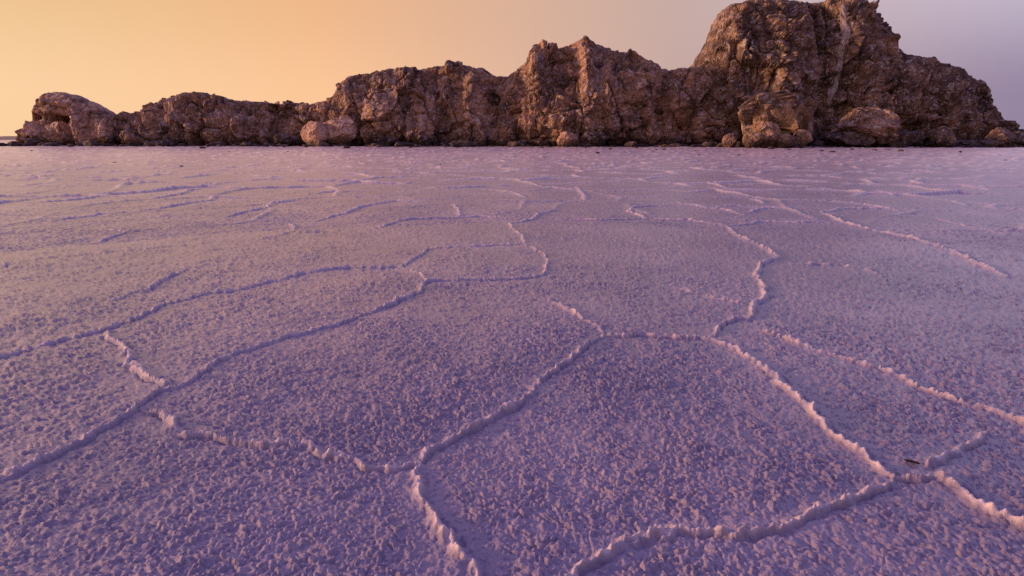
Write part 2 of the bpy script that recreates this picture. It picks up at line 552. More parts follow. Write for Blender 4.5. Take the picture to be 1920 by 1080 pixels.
def resample(pts, step):
    out = [pts[0]]
    for a, b in zip(pts[:-1], pts[1:]):
        n = max(1, int(math.dist(a, b) / step))
        for k in range(1, n + 1):
            out.append((a[0] + (b[0] - a[0]) * k / n, a[1] + (b[1] - a[1]) * k / n))
    return out


def window(ax, ay, bx, by, margin):
    r0 = max(0.01, min(math.hypot(ax, ay), math.hypot(bx, by)) - margin)
    r1 = max(math.hypot(ax, ay), math.hypot(bx, by)) + margin
    ma = margin / max(r0, 0.1)
    a0 = min(math.atan2(ax, ay), math.atan2(bx, by)) - ma
    a1 = max(math.atan2(ax, ay), math.atan2(bx, by)) + ma
    i0, i1 = np.searchsorted(rad, [r0, r1]); j0, j1 = np.searchsorted(ang, [a0, a1])
    return slice(max(0, i0 - 1), i1 + 1), slice(max(0, j0 - 1), j1 + 1)


def seg_dist(x, y, ax, ay, bx, by):
    dx, dy = bx - ax, by - ay
    t = np.clip(((x - ax) * dx + (y - ay) * dy) / (dx * dx + dy * dy + 1e-12), 0, 1)
    return np.hypot(x - ax - t * dx, y - ay - t * dy), t


for k, (hgt, wid, pix) in enumerate(RIDGES):
    pts = [ground(*p) for p in pix]
    n = len(pts) - 1
    far = max(math.hypot(*p) for p in pts)
    w0 = max(0.0105 * (0.4 + 0.6 * wid) * (1 + 0.06 * far), 0.9 * far * far / CAM_H * math.radians(0.026))
    h0 = 0.0128 * (0.5 + 0.5 * hgt) * (1 + 0.12 * far)
    for s in range(n):
        (ax, ay), (bx, by) = pts[s], pts[s + 1]
        wi = window(ax, ay, bx, by, max(0.35, w0 * 4))
        d, t = seg_dist(WX[wi], WY[wi], ax, ay, bx, by)
        # signed distance: positive on the lower plate, which the raised edge overhangs
        L_ = math.hypot(bx - ax, by - ay) + 1e-9
        nx_, ny_ = (by - ay) / L_, -(bx - ax) / L_
        if nx_ * 0.75 - ny_ * 0.66 < 0: nx_, ny_ = -nx_, -ny_
        sd = (WX[wi] - ax) * nx_ + (WY[wi] - ay) * ny_
        sgn = smooth(-0.5, 0.5, -sd / w0)
        # ridge tops are broken: they rise and sink along the line
        lump = 0.85 + 0.4 * perlin2(GX[wi] / 0.13, GY[wi] / 0.13, 20 + k) + 0.4 * perlin2(GX[wi] / 0.045, GY[wi] / 0.045, 60 + k)
        end = 1.0
        if s == 0: end = end * (0.5 + 0.5 * smooth(0, 0.6, t))
        if s == n - 1: end = end * (0.5 + 0.5 * smooth(0, 0.6, 1 - t))
        # width swells and pinches, the crest frays
        wv_ = w0 * np.clip(1.0 + 0.7 * perlin2(GX[wi] / 0.09, GY[wi] / 0.09, 120 + k) + 0.45 * perlin2(GX[wi] / 0.03, GY[wi] / 0.03, 180 + k), 0.45, 2.0)
        share = np.exp(-(d / wv_) ** 1.5 * 1.3)
        skirt[wi] = np.maximum(skirt[wi], end * np.exp(-(d / (3.2 * w0)) ** 2) * min(1.0, hgt))
        hh = h0 * np.clip(lump, 0.45, 1.5) * end * share
        grv = -0.55 * h0 * end * np.exp(-((d - 1.5 * w0) / (0.6 * w0)) ** 2) * (sd > 0) * np.clip(lump + 0.2, 0.3, 1.2)
        groove[wi] = np.minimum(groove[wi], grv)
        stp = 0.12 * h0 * end * sgn * np.exp(-d / (7 * w0))
        step_h[wi] = np.maximum(step_h[wi], stp)
        better = share > ridge_best[wi]
        rb = ridge_best[wi]; rb[better] = share[better]
        ri = ridge_id[wi]; ri[better & (share > 0.16)] = k
        ridge_h[wi] = np.maximum(ridge_h[wi], hh)
        line_d[wi] = np.minimum(line_d[wi], d)
        side_d[wi] = np.minimum(side_d[wi], d / max(0.4, hgt))
seam_d = line_d.copy()
for pix in SEAMS:
    pts = [ground(*p) for p in pix]
    for (ax, ay), (bx, by) in zip(pts[:-1], pts[1:]):
        wi = window(ax, ay, bx, by, 0.5)
        d, t = seg_dist(WX[wi], WY[wi], ax, ay, bx, by)
        seam_d[wi] = np.minimum(seam_d[wi], d)

# ridges beyond those one can trace: a network of cracks of the same size
CELL = 1.75
px_, py_ = (GX + 0.25 * perlin2(GX / 1.3, GY / 1.3, 41)) / CELL, (GY + 0.25 * perlin2(GX / 1.3, GY / 1.3, 42)) / CELL
xi, yi = np.floor(px_).astype(np.int32), np.floor(py_).astype(np.int32)
d1 = np.full(GX.shape, 99.0, np.float32); d2 = d1.copy()
c1 = np.zeros(GX.shape + (2,), np.float32); c2 = c1.copy()
for dx in (-1, 0, 1):
    for dy in (-1, 0, 1):
        h = hsh(xi + dx, yi + dy, 777)
        cx = xi + dx + (h & 4095).astype(np.float32) / 4095
        cy = yi + dy + ((h >> np.uint32(12)) & 4095).astype(np.float32) / 4095
        d = (px_ - cx) ** 2 + (py_ - cy) ** 2
        n1 = d < d1
        n2 = (~n1) & (d < d2)
        d2 = np.where(n1, d1, np.where(n2, d, d2))
        c2 = np.where(n1[..., None], c1, np.where(n2[..., None], np.stack([cx, cy], -1), c2))
        c1 = np.where(n1[..., None], np.stack([cx, cy], -1), c1)
        d1 = np.where(n1, d, d1)
edge = (d2 - d1) / (2 * np.hypot(c1[..., 0] - c2[..., 0], c1[..., 1] - c2[..., 1]) + 1e-6) * CELL
r_open = 0.45 * smooth(6.0, 7.5, R) + 0.55 * smooth(9, 11, R) + smooth(math.radians(43.5), math.radians(47), np.abs(A)) * smooth(2, 3, R) + 1.0 * (GY < 0.2)
r_open = np.clip(r_open, 0, 1)
lump = np.clip(0.75 + 0.9 * perlin2(GX / 1.1, GY / 1.1, 50) + 0.4 * perlin2(GX / 0.3, GY / 0.3, 51), 0, 1.4)
wv = 0.035 * (1 + 0.04 * np.clip(R, 0, 60))
ridge_far = 0.026 * np.clip(1 + 0.03 * R, 0, 2.0) * lump * np.exp(-(edge / wv) ** 2) * r_open * (R < 80)
ridge_h = np.maximum(ridge_h, ridge_far)
ridge_best = np.maximum(ridge_best, np.clip(ridge_far / 0.025, 0, 1) * 0.8)

# crusty grains: rounded knobs of two sizes, calmer in the trough beside a ridge
ux = GX + 0.010 * perlin2(GX / 0.03, GY / 0.03, 90) + 0.02 * perlin2(GX / 0.11, GY / 0.11, 91)
uy = GY + 0.010 * perlin2(GX / 0.03, GY / 0.03, 92) + 0.02 * perlin2(GX / 0.11, GY / 0.11, 93)
g1, ga = worley2(ux / 0.0155, uy / 0.0155, 200)
g2, gb = worley2(ux / 0.0092, uy / 0.0092, 201)
patch = 0.9 + 0.35 * perlin2(GX / 0.45, GY / 0.45, 70) + 0.3 * perlin2(GX / 0.12, GY / 0.12, 71)
calm = 0.6 + 0.4 * smooth(0.03, 0.10, side_d)
knob = np.clip(1 - g1 * g1 * 1.9, 0, 1) * (0.3 + 0.8 * ga) * 0.0066 + np.clip(1 - g2 * g2 * 1.7, 0, 1) * (0.3 + 0.8 * gb) * 0.004
knob = knob + 0.0045 * perlin2(ux / 0.04, uy / 0.04, 72) + 0.0045 * (0.5 - np.abs(perlin2(ux / 0.02, uy / 0.02, 73))) + 0.003 * perlin2(GX / 0.009, GY / 0.009, 74)
grain = 1.4 * knob * (0.8 + 0.2 * smooth(-0.25, 0.2, perlin2(GX / 0.8, GY / 0.8, 75))) * np.clip(patch, 0.35, 1.5) * calm
# lumps on the ridges themselves
gr, gc = worley2(GX / 0.024, GY / 0.024, 210)
crag = np.clip(1 - gr * gr * 1.5, 0, 1) * (0.3 + 0.8 * gc) * (0.008 * np.clip(ridge_best, 0, 1) ** 0.7 + 0.010 * np.clip(skirt, 0, 1) * smooth(-0.3, 0.5, perlin2(GX / 0.2, GY / 0.2, 230)))
swell = 0.012 * perlin2(GX / 0.9, GY / 0.9, 80) + 0.006 * perlin2(GX / 0.35, GY / 0.35, 81)
swell = swell + 0.03 * perlin2(GX / 6, GY / 6, 82) * smooth(4, 15, R) * (R < 400)
near_fade = smooth(0.1, 0.4, R)
GZ = (np.maximum(ridge_h, step_h) + groove * (1 - np.clip(ridge_best * 1.4, 0, 1)) + (grain + crag + np.clip(ridge_best, 0, 1) * (0.007 * perlin2(GX / 0.017, GY / 0.017, 240) + 0.004 * perlin2(GX / 0.009, GY / 0.009, 241))) * np.interp(R, [0, 8, 30, 80, 81], [1, 1, .5, .3, 0]) + swell * near_fade).astype(np.float32)
GZ[R > 90] = 0.0
COV = np.stack([GX, GY, GZ], -1).reshape(-1, 3)
RIDGE_ATT = np.clip(ridge_best * np.clip(ridge_h / 0.014, 0, 1), 0, 1).ravel()

# split the crust into plates: flood fill between the traced ridges on a thinned grid
i_max = int(np.searchsorted(rad, 6.6)); i_min = int(np.searchsorted(rad, 0.8))
j_min, j_max = (int(v) for v in np.searchsorted(ang, np.radians([-48.5, 48.5])))
STEP = 3
ii = np.arange(i_min, i_max, STEP); jj = np.arange(j_min, j_max, STEP)
sub = np.ix_(ii, jj)
cell_r = np.gradient(rad)[ii] * STEP
cell_a = rad[ii] * math.radians(100 / COLS_IN) * STEP
bar = seam_d[sub] < np.maximum(0.02, 0.75 * np.maximum(cell_r, cell_a))[:, None]
lab = np.zeros(bar.shape, np.int32)
lab[bar] = -1
lab[0, :] = np.where(lab[0] == 0, 0, lab[0])
nlab = 0
sizes = [0]
H_, W_ = lab.shape
labl = lab.tolist()
for a in range(H_):
    for b in range(W_):
        if labl[a][b] == 0:
            nlab += 1
            stack = [(a, b)]; labl[a][b] = nlab; cnt = 0
            while stack:
                y, x = stack.pop(); cnt += 1
                for y2, x2 in ((y + 1, x), (y - 1, x), (y, x + 1), (y, x - 1)):
                    if 0 <= y2 < H_ and 0 <= x2 < W_ and labl[y2][x2] == 0:
                        labl[y2][x2] = nlab; stack.append((y2, x2))
            sizes.append(cnt)
lab = np.array(labl)
for q in range(1, nlab + 1):
    if sizes[q] < 260:
        lab[lab == q] = -1
for _ in range(60):
    hole = lab == -1
    if not hole.any(): break
    new = lab.copy()
    for ax, sh in ((0, 1), (0, -1), (1, 1), (1, -1)):
        s = np.roll(lab, sh, ax)
        new = np.where((new == -1) & (s > 0), s, new)
    lab = new
face_lab = np.zeros((NR - 1, NC - 1), np.int32)          # 0 = open flat
fi = np.clip((np.arange(i_min, i_max) - i_min) // STEP, 0, H_ - 1)
fj = np.clip((np.arange(j_min, j_max) - j_min) // STEP, 0, W_ - 1)
face_lab[i_min:i_max, j_min:j_max] = np.clip(lab[np.ix_(fi, fj)], 0, None)
fr = ridge_id[:-1, :-1]
face_lab = np.where(fr >= 0, 1000 + fr, face_lab)

I, J = np.meshgrid(np.arange(NR - 1), np.arange(NC - 1), indexing='ij')
Q = np.stack([I * NC + J, I * NC + J + 1, (I + 1) * NC + J + 1, (I + 1) * NC + J], -1).reshape(-1, 4)
FL = face_lab.ravel()


def piece(name, sel, parent=None):
    q = Q[sel]
    used, inv = np.unique(q, return_inverse=True)
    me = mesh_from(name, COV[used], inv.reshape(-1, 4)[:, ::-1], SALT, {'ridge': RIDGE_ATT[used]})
    return link(name, me, parent)


order = np.argsort(FL, kind='stable')
keys, starts = np.unique(FL[order], return_index=True)
ends = list(starts[1:]) + [len(order)]
groups = {int(k): order[s:e] for k, s, e in zip(keys, starts, ends)}
salt_flat = piece('salt_flat', groups[0])
tag(salt_flat, 'flat pinkish salt crust stretching to the horizon', 'salt flat', kind='structure')
for k, idx in groups.items():
    if k == 0 or len(idx) < 6:
        continue
    piece('salt_plate' if k < 1000 else 'salt_ridge', idx, salt_flat)


# ------------------------------------------------------------------ far shore
def far_shore():
    xs = np.linspace(-520, 520, 420)
    sec = [(-14, -0.2), (-8, 0.25), (-3, 0.75), (0, 1.0), (6, 1.0), (25, 0.7), (60, -0.2)]
    v = []
    for x in xs:
        hgt = 1.25 + 0.25 * math.sin(x * 0.021 + 1) + 0.15 * math.sin(x * 0.09) + 0.1 * random.random()
        for dy, dz in sec:
            v.append((x, 168 + dy + 4 * math.sin(x * 0.03) + random.uniform(-1, 1), dz * hgt if dz > 0 else dz))
    n = len(sec)
    q = [(i * n + j, (i + 1) * n + j, (i + 1) * n + j + 1, i * n + j + 1) for i in range(len(xs) - 1) for j in range(n - 1)]
    o = link('shore', mesh_from('shore', np.array(v), np.array(q), SHORE))
    tag(o, 'low brown bank of land along the horizon behind the rocks', 'shore', kind='structure')


far_shore()


# ------------------------------------------------------------------ rock masses
def normals_of(P):
    du = np.gradient(P, axis=0)
    dv = np.gradient(P, axis=1)
    n = np.cross(du, dv)
    return n / (np.linalg.norm(n, axis=-1, keepdims=True) + 1e-9)


def crag_displace(P, seed):
    """break a smooth surface up: (broad blocks, gullies and joints; ledges and fine fracture)"""
    warp = np.stack([perlin3(P / 1.7 + k * 17.3, seed + 30 + k) for k in range(3)], -1) * 0.3
    big = 0.8 * fbm3(P / 5.0, 3, seed)
    gul = perlin3(P * np.array([1 / 2.2, 1 / 2.2, 1 / 9.0]) + 5, seed + 7)
    big = big - 0.6 * np.clip(np.abs(gul) * -1 + 0.22, 0, 1) / 0.22
    f1, f2, cid, tilt = worley3((P + warp) / np.array([3.4, 3.4, 2.6]), seed + 1)
    big = big + 0.65 * (cid - 0.5) + 1.15 * tilt - 0.3 * np.clip(1 - (f2 - f1) / 0.07, 0, 1)
    jt = np.abs(perlin3(P * np.array([0.55, 0.55, 0.22]) + 31, seed + 14))
    big = big - 0.4 * np.clip(1 - jt / 0.035, 0, 1)
    f1, f2, cid, tilt = worley3((P + warp * 0.6) / np.array([1.25, 1.25, 0.8]), seed + 2)
    fine = 0.16 * (cid - 0.5) + 0.34 * tilt - 0.12 * np.clip(1 - (f2 - f1) / 0.14, 0, 1)
    f1, f2, cid, tilt = worley3((P + warp * 0.3) / np.array([0.5, 0.5, 0.3]), seed + 3)
    fine = fine + 0.08 * (cid - 0.5) + 0.12 * tilt - 0.05 * np.clip(1 - (f2 - f1) / 0.2, 0, 1)
    # bedding: warped ledges, hard and soft bands
    zb = (P[..., 2] + 0.07 * P[..., 0] + 0.8 * perlin3(P / 4.5, seed + 12)) / 0.9
    fine = fine + 0.2 * (np.abs((zb % 1.0) - 0.5) * 2 - 0.5) * smooth(-0.3, 0.3, perlin3(P / 3.0 + 9, seed + 13))
    fine = fine + 0.17 * fbm3(P / 0.6, 4, seed + 9)
    return big, fine


MASS = {}


def rock_mass(name, label, prof, Yf, mat, seed, lean=0.32, back=11.0, feats=(), du=0.085, amp=1.0, pad=(0.6, 0.6), foot=0.35, slope_l=None, slope_r=None):
    # outline on the crest: the crest stands a little behind the foot
    pts = []
    htop = max(at_depth(px, py, Yf + 4.0)[1] for px, py in prof)
    for px, py in prof:
        Y = Yf + 1.0
        for _ in range(4):
            X, Z = at_depth(px, py, Y)
            Y = Yf + 0.8 + lean * (0.25 * max(Z, 0) + 0.75 * htop)
        pts.append((X, max(Z, 0.02)))
    xs = np.array([p[0] for p in pts]); zs = np.array([p[1] for p in pts])
    xs = np.concatenate([[xs[0] - pad[0]], xs, [xs[-1] + pad[1]]])
    zs = np.concatenate([[-0.3], zs, [-0.3]])
    nx = int((xs[-1] - xs[0]) / du)
    X = np.linspace(xs[0], xs[-1], nx)
    H = np.interp(X, xs, zs)
    hmax = H.max()
    nf = int(hmax * 1.08 / du) + 8
    nb = max(14, nf // 5)
    tf = np.linspace(0, 1, nf)
    tb = np.linspace(0, 1, nb + 1)[1:]
    P = np.zeros((nx, nf + nb, 3))
    Yb = Yf + 0.9 * perlin2(X / 7.0, X * 0 + seed, seed) + 0.35 * perlin2(X / 2.1, X * 0 + seed, seed + 1)
    setb = 0.8 + lean * np.clip(H, 0, None)
    Yb = Yb + 0.75 * lean * (htop - np.clip(H, 0, None))
    zf = np.sin(tf * math.pi / 2) ** 0.95
    yf = (1 - np.cos(tf * math.pi / 2)) * 0.62 + 0.38 * tf
    P[:, :nf, 0] = X[:, None]
    P[:, :nf, 1] = Yb[:, None] + setb[:, None] * yf[None]
    P[:, :nf, 2] = -0.5 + (H[:, None] + 0.5) * zf[None]
    bk = back * np.clip(H / (0.55 * hmax), 0.25, 1)
    P[:, nf:, 0] = X[:, None]
    P[:, nf:, 1] = Yb[:, None] + setb[:, None] + bk[:, None] * tb[None] ** 0.9
    P[:, nf:, 2] = -0.5 + (H[:, None] + 0.5) * np.cos(tb * math.pi / 2)[None] ** 1.25
    # large traced relief: buttresses stand forward, hollows go in
    Nn = normals_of(P)
    if Nn[nx // 2, nf // 2, 1] > 0: Nn = -Nn
    front = np.ones(nf + nb); front[nf:] = 0; front[nf - 12:nf] = np.linspace(1, 0.1, 12)
    push = np.zeros(P.shape[:2])
    for (px, py, rx, ry, m, rot) in feats:
        fx, fz = at_depth(px, py, Yf + 1.0)
        sc = (Yf + 1) / F_PX * 1.03
        a = math.radians(rot)
        ex, ez = P[..., 0] - fx, P[..., 2] - fz
        u = (ex * math.cos(a) + ez * math.sin(a)) / (rx * sc)
        v = (-ex * math.sin(a) + ez * math.cos(a)) / (ry * sc)
        push += m * np.exp(-(np.abs(u) ** 2.6 + np.abs(v) ** 2.6))
    P[..., 1] -= push * front[None]
    Nn = normals_of(P)
    if Nn[nx // 2, nf // 2, 1] > 0: Nn = -Nn
    # vertical calm near the crest so that the traced skyline survives, full relief on the face
    w = np.ones(nf + nb)
    ncr = max(10, nf // 6)
    w[nf - ncr:nf] = np.linspace(1, 0.12, ncr)
    w[nf:nf + 8] = np.linspace(0.12, 0.7, 8)
    hs = smooth(0.0, 2.2, H)[:, None] * 0.75 + 0.25
    big, fine = crag_displace(P, seed)
    flank = smooth(0.3, 0.75, np.abs(Nn[..., 0]))
    d = (big - big.mean()) * w[None] * (0.12 + 0.88 * smooth(0.35, 0.8, np.abs(Nn[..., 1]))) * (1 - 0.85 * flank) + (fine - fine.mean()) * (0.45 + 0.55 * w[None]) * (1 - 0.3 * flank)
    d = d * hs * amp
    P = P + Nn * d[..., None]
    # undercut foot
    P[..., 1] += foot * np.exp(-(np.clip(P[..., 2], 0, None) / 0.35) ** 2) * front[None]
    n = nf + nb
    I, J = np.meshgrid(np.arange(nx - 1), np.arange(n - 1), indexing='ij')
    q = np.stack([I * n + J, (I + 1) * n + J, (I + 1) * n + J + 1, I * n + J + 1], -1).reshape(-1, 4)
    o = link(name, mesh_from(name, P.reshape(-1, 3), q, mat, smooth_shade=False))
    if label: tag(o, label, 'rock outcrop')
    MASS[label or name] = P[:, :nf]
    return o, P[:, :nf]


# hollow-eyed low rock at the end of the line
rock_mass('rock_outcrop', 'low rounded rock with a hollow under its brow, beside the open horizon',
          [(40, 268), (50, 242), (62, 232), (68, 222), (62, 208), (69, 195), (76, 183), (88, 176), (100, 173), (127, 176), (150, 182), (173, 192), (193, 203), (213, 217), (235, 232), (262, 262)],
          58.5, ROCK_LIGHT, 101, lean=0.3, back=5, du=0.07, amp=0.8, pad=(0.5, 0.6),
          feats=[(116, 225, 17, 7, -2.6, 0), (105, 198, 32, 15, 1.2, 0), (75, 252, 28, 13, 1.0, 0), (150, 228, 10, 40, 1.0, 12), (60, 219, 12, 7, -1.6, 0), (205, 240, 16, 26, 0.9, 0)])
rock_mass('rock_outcrop', 'long low humped rock joining the hollowed rock to the taller cliff',
          [(185, 262), (205, 230), (213, 218), (233, 215), (267, 210), (280, 200), (307, 188), (333, 180), (360, 173), (393, 177), (420, 183), (443, 192), (487, 190), (520, 195), (547, 193), (580, 195), (600, 190), (622, 188), (660, 200), (690, 250)],
          57.8, ROCK_RED, 211, lean=0.36, back=6, du=0.08, amp=0.95,
          feats=[(350, 215, 30, 30, 0.9, 0), (430, 240, 38, 22, 1.1, 0), (270, 245, 40, 22, 0.7, 0), (515, 235, 22, 40, -1.2, 0), (230, 240, 9, 30, -0.6, 0)])
rock_mass('rock_outcrop', 'broad brown cliff with a knobbly domed top behind the pale double boulder',
          [(590, 262), (608, 215), (621, 189), (632, 170), (640, 154), (662, 143), (692, 140), (713, 135), (735, 127), (762, 131), (784, 131), (800, 127), (833, 123), (860, 117), (876, 124), (914, 132), (925, 140), (952, 143), (985, 150), (1010, 190), (1030, 255)],
          56.0, ROCK_RED, 331, lean=0.34, back=7, du=0.09, amp=1.0,
          feats=[(700, 190, 45, 45, 1.3, 0), (800, 210, 18, 50, 0.9, 8), (880, 180, 14, 40, 1.2, -6), (760, 245, 60, 18, 0.8, 0), (830, 175, 22, 28, -0.8, 0), (930, 210, 20, 40, -0.7, 0), (650, 175, 12, 40, 0.7, 0)])
rock_mass('rock_outcrop', 'craggy brown peak with a knob on its shoulder beside the tall butte',
          [(925, 262), (940, 180), (952, 144), (974, 129), (988, 117), (991, 101), (1001, 90), (1017, 88), (1025, 94), (1052, 91), (1073, 85), (1085, 76), (1095, 70), (1104, 76), (1117, 82), (1144, 91), (1160, 95), (1187, 95), (1206, 108), (1230, 121), (1239, 131), (1260, 133), (1277, 127), (1290, 126), (1320, 130), (1350, 150), (1370, 255)],
          54.6, ROCK_RED, 437, lean=0.36, back=7, du=0.09, amp=1.0,
          feats=[(1100, 110, 13, 50, 1.5, 6), (1130, 170, 70, 30, 1.1, 0), (1000, 125, 14, 40, 1.0, 10), (1045, 140, 16, 36, -0.9, 0), (1060, 215, 70, 35, 1.2, 0), (1240, 200, 14, 60, -1.0, 0), (1215, 150, 24, 30, 0.5, 0), (1180, 215, 30, 40, 0.6, 0)])
TOWER, TOWER_P = rock_mass('rock_outcrop', 'tallest flat-topped brown rock butte crossed by a pale vertical vein',
          [(1275, 262), (1285, 190), (1300, 127), (1313, 103), (1330, 73), (1343, 37), (1353, 20), (1370, 10), (1397, 3), (1420, -2), (1437, 2), (1480, 3), (1530, 7), (1567, 2), (1580, -5), (1613, -2), (1623, 13), (1640, 30), (1650, 50), (1660, 67), (1680, 97), (1690, 105), (1713, 107), (1750, 108), (1760, 117), (1780, 125), (1800, 128), (1820, 143), (1835, 150), (1843, 180), (1860, 200), (1867, 220), (1887, 230), (1900, 243), (1920, 246), (1950, 255), (1985, 268)],
          55.0, ROCK, 541, lean=0.38, back=7, du=0.09, amp=1.0,
          feats=[(1375, 60, 22, 60, 1.2, -12), (1558, 40, 7, 45, -1.5, 2), (1600, 60, 22, 60, 0.8, 0), (1440, 110, 60, 50, 0.5, 0), (1700, 190, 60, 60, 1.0, 0), (1790, 200, 50, 50, 1.2, 20), (1540, 215, 14, 50, -1.3, 0), (1640, 235, 50, 22, -1.6, 0), (1560, 120, 8, 60, -0.5, -6)])


# pale vein standing proud of the tower's face
def vein():
    path = [(1578, 12), (1580, 24), (1582, 45), (1585, 68), (1578, 92), (1574, 112), (1569, 132), (1562, 155), (1556, 178), (1551, 198)]
    flatP = TOWER_P.reshape(-1, 3)
    t = (flatP[:, 1] * cp + (CAM_H - flatP[:, 2]) * sp)
    ix = 960 + F_PX * flatP[:, 0] / t
    iy = 540 - F_PX * ((flatP[:, 1] * sp + (flatP[:, 2] - CAM_H) * cp)) / t
    pts = []
    fine = resample(path, 6)
    for px, py in fine:
        d = (ix - px) ** 2 + (iy - py) ** 2
        near = np.argsort(d)[:24]
        pts.append(flatP[near].mean(0))
    pts = np.array(pts)
    for _ in range(2):
        pts[1:-1] = (pts[:-2] + pts[1:-1] * 2 + pts[2:]) / 4
    K = 12
    v = []
    for i, p in enumerate(pts):
        w = 0.2 + 0.14 * random.random() + (0.08 if i < 12 else 0)
        if i in (0, len(pts) - 1): w *= 0.3
        for k in range(K):
            a = 2 * math.pi * k / K
            j = 1 + random.uniform(-0.3, 0.3)
            v.append((p[0] + math.cos(a) * w * j, p[1] - 0.14 + math.sin(a) * 0.26 * j, p[2] + random.uniform(-.08, .08)))
    n = len(pts)
    q = [(i * K + k, i * K + (k + 1) % K, (i + 1) * K + (k + 1) % K, (i + 1) * K + k) for i in range(n - 1) for k in range(K)]
    o = link('mineral_vein', mesh_from('mineral_vein', np.array(v), np.array(q), VEIN, smooth_shade=False), TOWER)
    o['label'] = 'pale upright mineral vein'


vein()


# ------------------------------------------------------------------ boulders
import bmesh


def ico(sub):
    bm = bmesh.new()
    bmesh.ops.create_icosphere(bm, subdivisions=sub, radius=1.0)
    v = np.array([x.co[:] for x in bm.verts]); f = np.array([[l.index for l in p.verts] for p in bm.faces])
    bm.free()
    return v, f


ICO5, ICO3 = ico(5), ico(3)


def boulder_mesh(name, size, seed, mat, base=ICO5, box=0.8, rough=1.0, cuts=16):
    """size in metres (x, y, z full extents), foot at z = 0"""
    v0, f = base
    P = np.sign(v0) * np.abs(v0) ** box
    P /= np.abs(P).max()
    m = max(size) / 2
    # knock facets off: planes at random directions
    r = np.random.default_rng(seed)
    dirs = r.normal(size=(cuts, 3)); dirs /= np.linalg.norm(dirs, axis=1)[:, None]
    lim = r.uniform(0.62, 0.92, cuts)
    for dvec, l in zip(dirs, lim):
        e = P @ dvec - l
        P = P - np.clip(e, 0, None)[:, None] * dvec * 0.95
    S = P * (np.array(size) / 2)
    off = r.uniform(-50, 50, 3)
    q = (S + off) / m
    d = 0.05 * fbm3(q * 1.6, 3, seed)
    f1, f2, cid, tilt = worley3(q * 2.4, seed + 1)
    d = d + rough * (0.06 * (cid - 0.5) + 0.09 * tilt - 0.05 * np.clip(1 - (f2 - f1) / 0.15, 0, 1))
    f1, f2, cid, tilt = worley3(q * 5.5, seed + 2)
    d = d + rough * (0.045 * (cid - 0.5) + 0.05 * tilt) + 0.03 * fbm3(q * 9, 3, seed + 5)
    nrm = v0 / np.linalg.norm(v0, axis=1)[:, None]
    S = S + nrm * (d * m)[:, None]
    lo, hi = S.min(0), S.max(0)
    S = (S - (lo + hi) / 2) * (np.array(size) / (hi - lo))
    S[:, 2] += size[2] / 2
    me = bpy.data.meshes.new(name)
    me.from_pydata(S.tolist(), [], f.tolist())
    me.polygons.foreach_set('use_smooth', np.full(len(f), False, dtype=bool))
    me.materials.append(mat)
    return me


def boulder(label, x0, x1, y0, y1, Y, mat, seed, deep=1.0, rot=0.0, sink=0.12, z0=None, rough=1.0, box=0.8, cuts=16):
    """a boulder filling the pixel box, standing on the salt Y metres away"""
    Xa, Zt = at_depth(x0, y0, Y); Xb, Zb = at_depth(x1, y1, Y)
    zb = -sink if z0 is None else z0
    size = (Xb - Xa, (Xb - Xa) * deep, Zt - zb)
    o = link('boulder', boulder_mesh('boulder', size, seed, mat, rough=rough, box=box, cuts=cuts))
    o.location = ((Xa + Xb) / 2, Y + size[1] * 0.3, zb)
    o.rotation_euler = (0, 0, rot)
    tag(o, label, 'boulder', 'boulders at the foot of the rocks')
    return o


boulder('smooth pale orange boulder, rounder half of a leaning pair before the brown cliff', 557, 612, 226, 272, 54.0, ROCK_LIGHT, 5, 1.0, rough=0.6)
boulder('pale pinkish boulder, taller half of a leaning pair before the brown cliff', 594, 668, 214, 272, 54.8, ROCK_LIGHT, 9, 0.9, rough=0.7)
boulder('huge squarish orange boulder leaning on the tall butte', 1388, 1524, 165, 275, 49.5, ROCK, 31, 0.85, rough=1.8, box=0.42, cuts=9)
boulder('blocky reddish boulder perched over a dark gap below the pale vein', 1594, 1688, 198, 258, 50.3, ROCK_RED, 43, 0.8, z0=0.75, box=0.42, cuts=9, rough=1.6)
boulder('low dark slab wedged under the perched reddish boulder', 1560, 1640, 244, 278, 50.6, ROCK_DARK, 48, 1.1)
boulder('dark slab with a broken edge next to the perched reddish boulder', 1640, 1745, 243, 279, 50.8, ROCK_DARK, 49, 0.9)
boulder('pointed orange rock in front of the huge squarish boulder', 1418, 1468, 226, 277, 47.4, ROCK_RED, 57, 0.9)
boulder('small orange wedge of rock touching the pointed orange rock', 1398, 1430, 248, 277, 46.8, ROCK_RED, 58, 1.0)
boulder('tan pyramid-shaped rock beside the huge squarish boulder', 1490, 1524, 242, 276, 47.9, ROCK_RED, 63, 1.0)
boulder('low tan rock between the pointed rock and the pyramid rock', 1462, 1494, 250, 277, 47.0, ROCK_RED, 64, 1.0)
boulder('small ochre rock at the foot of the saddle', 1358, 1388, 250, 276, 49.0, ROCK_RED, 66, 1.0)
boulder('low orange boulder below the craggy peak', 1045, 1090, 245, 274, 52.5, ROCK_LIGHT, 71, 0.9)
boulder('flat brown boulder below the craggy peak', 1088, 1142, 244, 274, 52.9, ROCK, 74, 0.8)
boulder('whitish lump of rock on the slope foot past the butte', 1756, 1800, 236, 276, 49.6, ROCK, 79, 0.9)
boulder('dark rounded toe of rock at the end of the butte', 1868, 1912, 238, 276, 51.0, ROCK, 83, 1.0)
boulder('low dark rock lying past the end of the butte', 1902, 1962, 246, 277, 51.5, ROCK_DARK, 85, 0.8)
boulder('small grey rock under the long low humped rock', 505, 556, 250, 272, 56.6, ROCK, 87, 0.9)
boulder('brown boulder half buried under the domed cliff', 770, 812, 248, 273, 54.5, ROCK, 88, 0.9)
boulder('flat pale rock resting under the domed cliff', 700, 748, 254, 273, 54.8, ROCK, 93, 0.9)
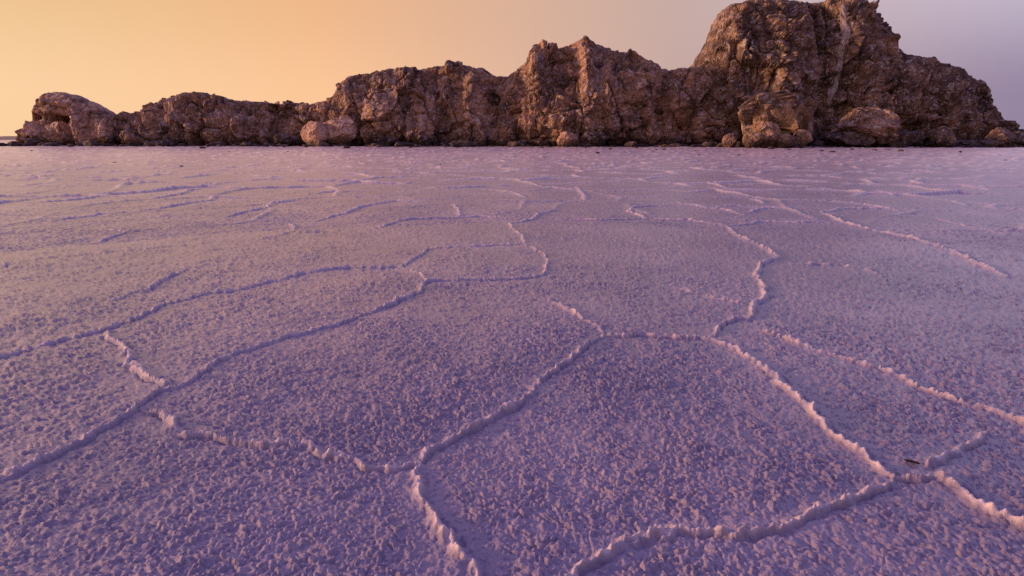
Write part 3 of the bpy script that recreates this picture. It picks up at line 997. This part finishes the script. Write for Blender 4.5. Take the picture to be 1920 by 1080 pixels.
boulder('dark low rock before the hollowed rock', 36, 72, 258, 272, 58.0, ROCK_DARK, 95, 0.9)

# loose stones along the foot and out on the salt
KINDS = [boulder_mesh('loose_stone', (1.0, random.uniform(.7, 1), random.uniform(.45, .7)), 300 + k, ROCK_DARK, ICO3) for k in range(7)]
KINDS_L = [boulder_mesh('loose_stone', (1.0, random.uniform(.7, 1), random.uniform(.5, .8)), 330 + k, ROCK, ICO3) for k in range(4)]


def foot_line(px):
    return np.interp(px, [0, 220, 600, 960, 1300, 1600, 1920], [56.8, 56.0, 54.4, 53.0, 52.0, 51.0, 51.0])


def ground_z(x, y):
    i = np.searchsorted(rad, math.hypot(x, y)); j = np.searchsorted(ang, math.atan2(x, y))
    return float(GZ[min(i, NR - 1), min(j, NC - 1)])


for k in range(280):
    px = random.uniform(-30, 1950)
    out = k >= 215
    Y = foot_line(px) + (random.gauss(0.6, 0.7) if not out else -random.expovariate(0.4))
    x = (px - 960) / F_PX * Y * 1.0 / ray(px, 272)[1]
    s = min(1.7, max(0.25, random.lognormvariate(-0.45, 0.5)))
    if out: s *= 0.45
    o = link('loose_stone', random.choice(KINDS if random.random() < 0.75 else KINDS_L))
    o.scale = (s * random.uniform(.9, 1.5), s, s * random.uniform(.6, .95))
    o.rotation_euler = (0, 0, random.uniform(0, 6.28))
    o.location = (x, Y, ground_z(x, Y) - 0.12 * s)
    tag(o, 'loose stone lying near the dark foot of the rocks', 'stone', 'loose stones along the foot of the rocks')

specks = [(1121, 288, 1.0), (945, 302, .9), (215, 306, .9), (340, 312, .8), (495, 307, .7), (540, 285, .6), (1305, 283, 1.0), (1365, 296, .9), (1310, 290, .7),
          (1385, 291, .8), (1560, 286, 1.0), (1612, 292, 1.0), (1598, 281, .9), (1665, 281, 1.3), (1690, 284, 1.3), (1640, 283, 1.2), (1800, 287, .9), (1885, 300, .7),
          (60, 283, .7), (430, 284, .8), (1020, 288, .6), (825, 308, .7), (1480, 281, .9), (1540, 283, .9), (1450, 296, .6), (1225, 284, .7)]
for k, (px, py, s) in enumerate(specks):
    x, y = ground(px, py)
    o = link('salt_stone', KINDS[k % 7])
    s *= 0.007 * y
    o.scale = (s * 1.2, s, s * random.uniform(.5, .9))
    o.rotation_euler = (0, 0, random.uniform(0, 6.28))
    o.location = (x, y, ground_z(x, y) - 0.15 * s)
    tag(o, 'small dark stone lying alone out on the salt before the rocks', 'stone', 'single stones out on the salt')

# dark splinter lying where the crust ridges meet
x, y = ground(1706, 878)
spl = boulder_mesh('dark_splinter', (0.042, 0.011, 0.008), 901, ROCK_DARK, ICO3)
o = link('dark_splinter', spl)
o.location = (x, y, ground_z(x, y) + 0.002)
o.rotation_euler = (0, 0.1, -0.35)
tag(o, 'thin black splinter lying on the crust where the ridges cross', 'splinter')
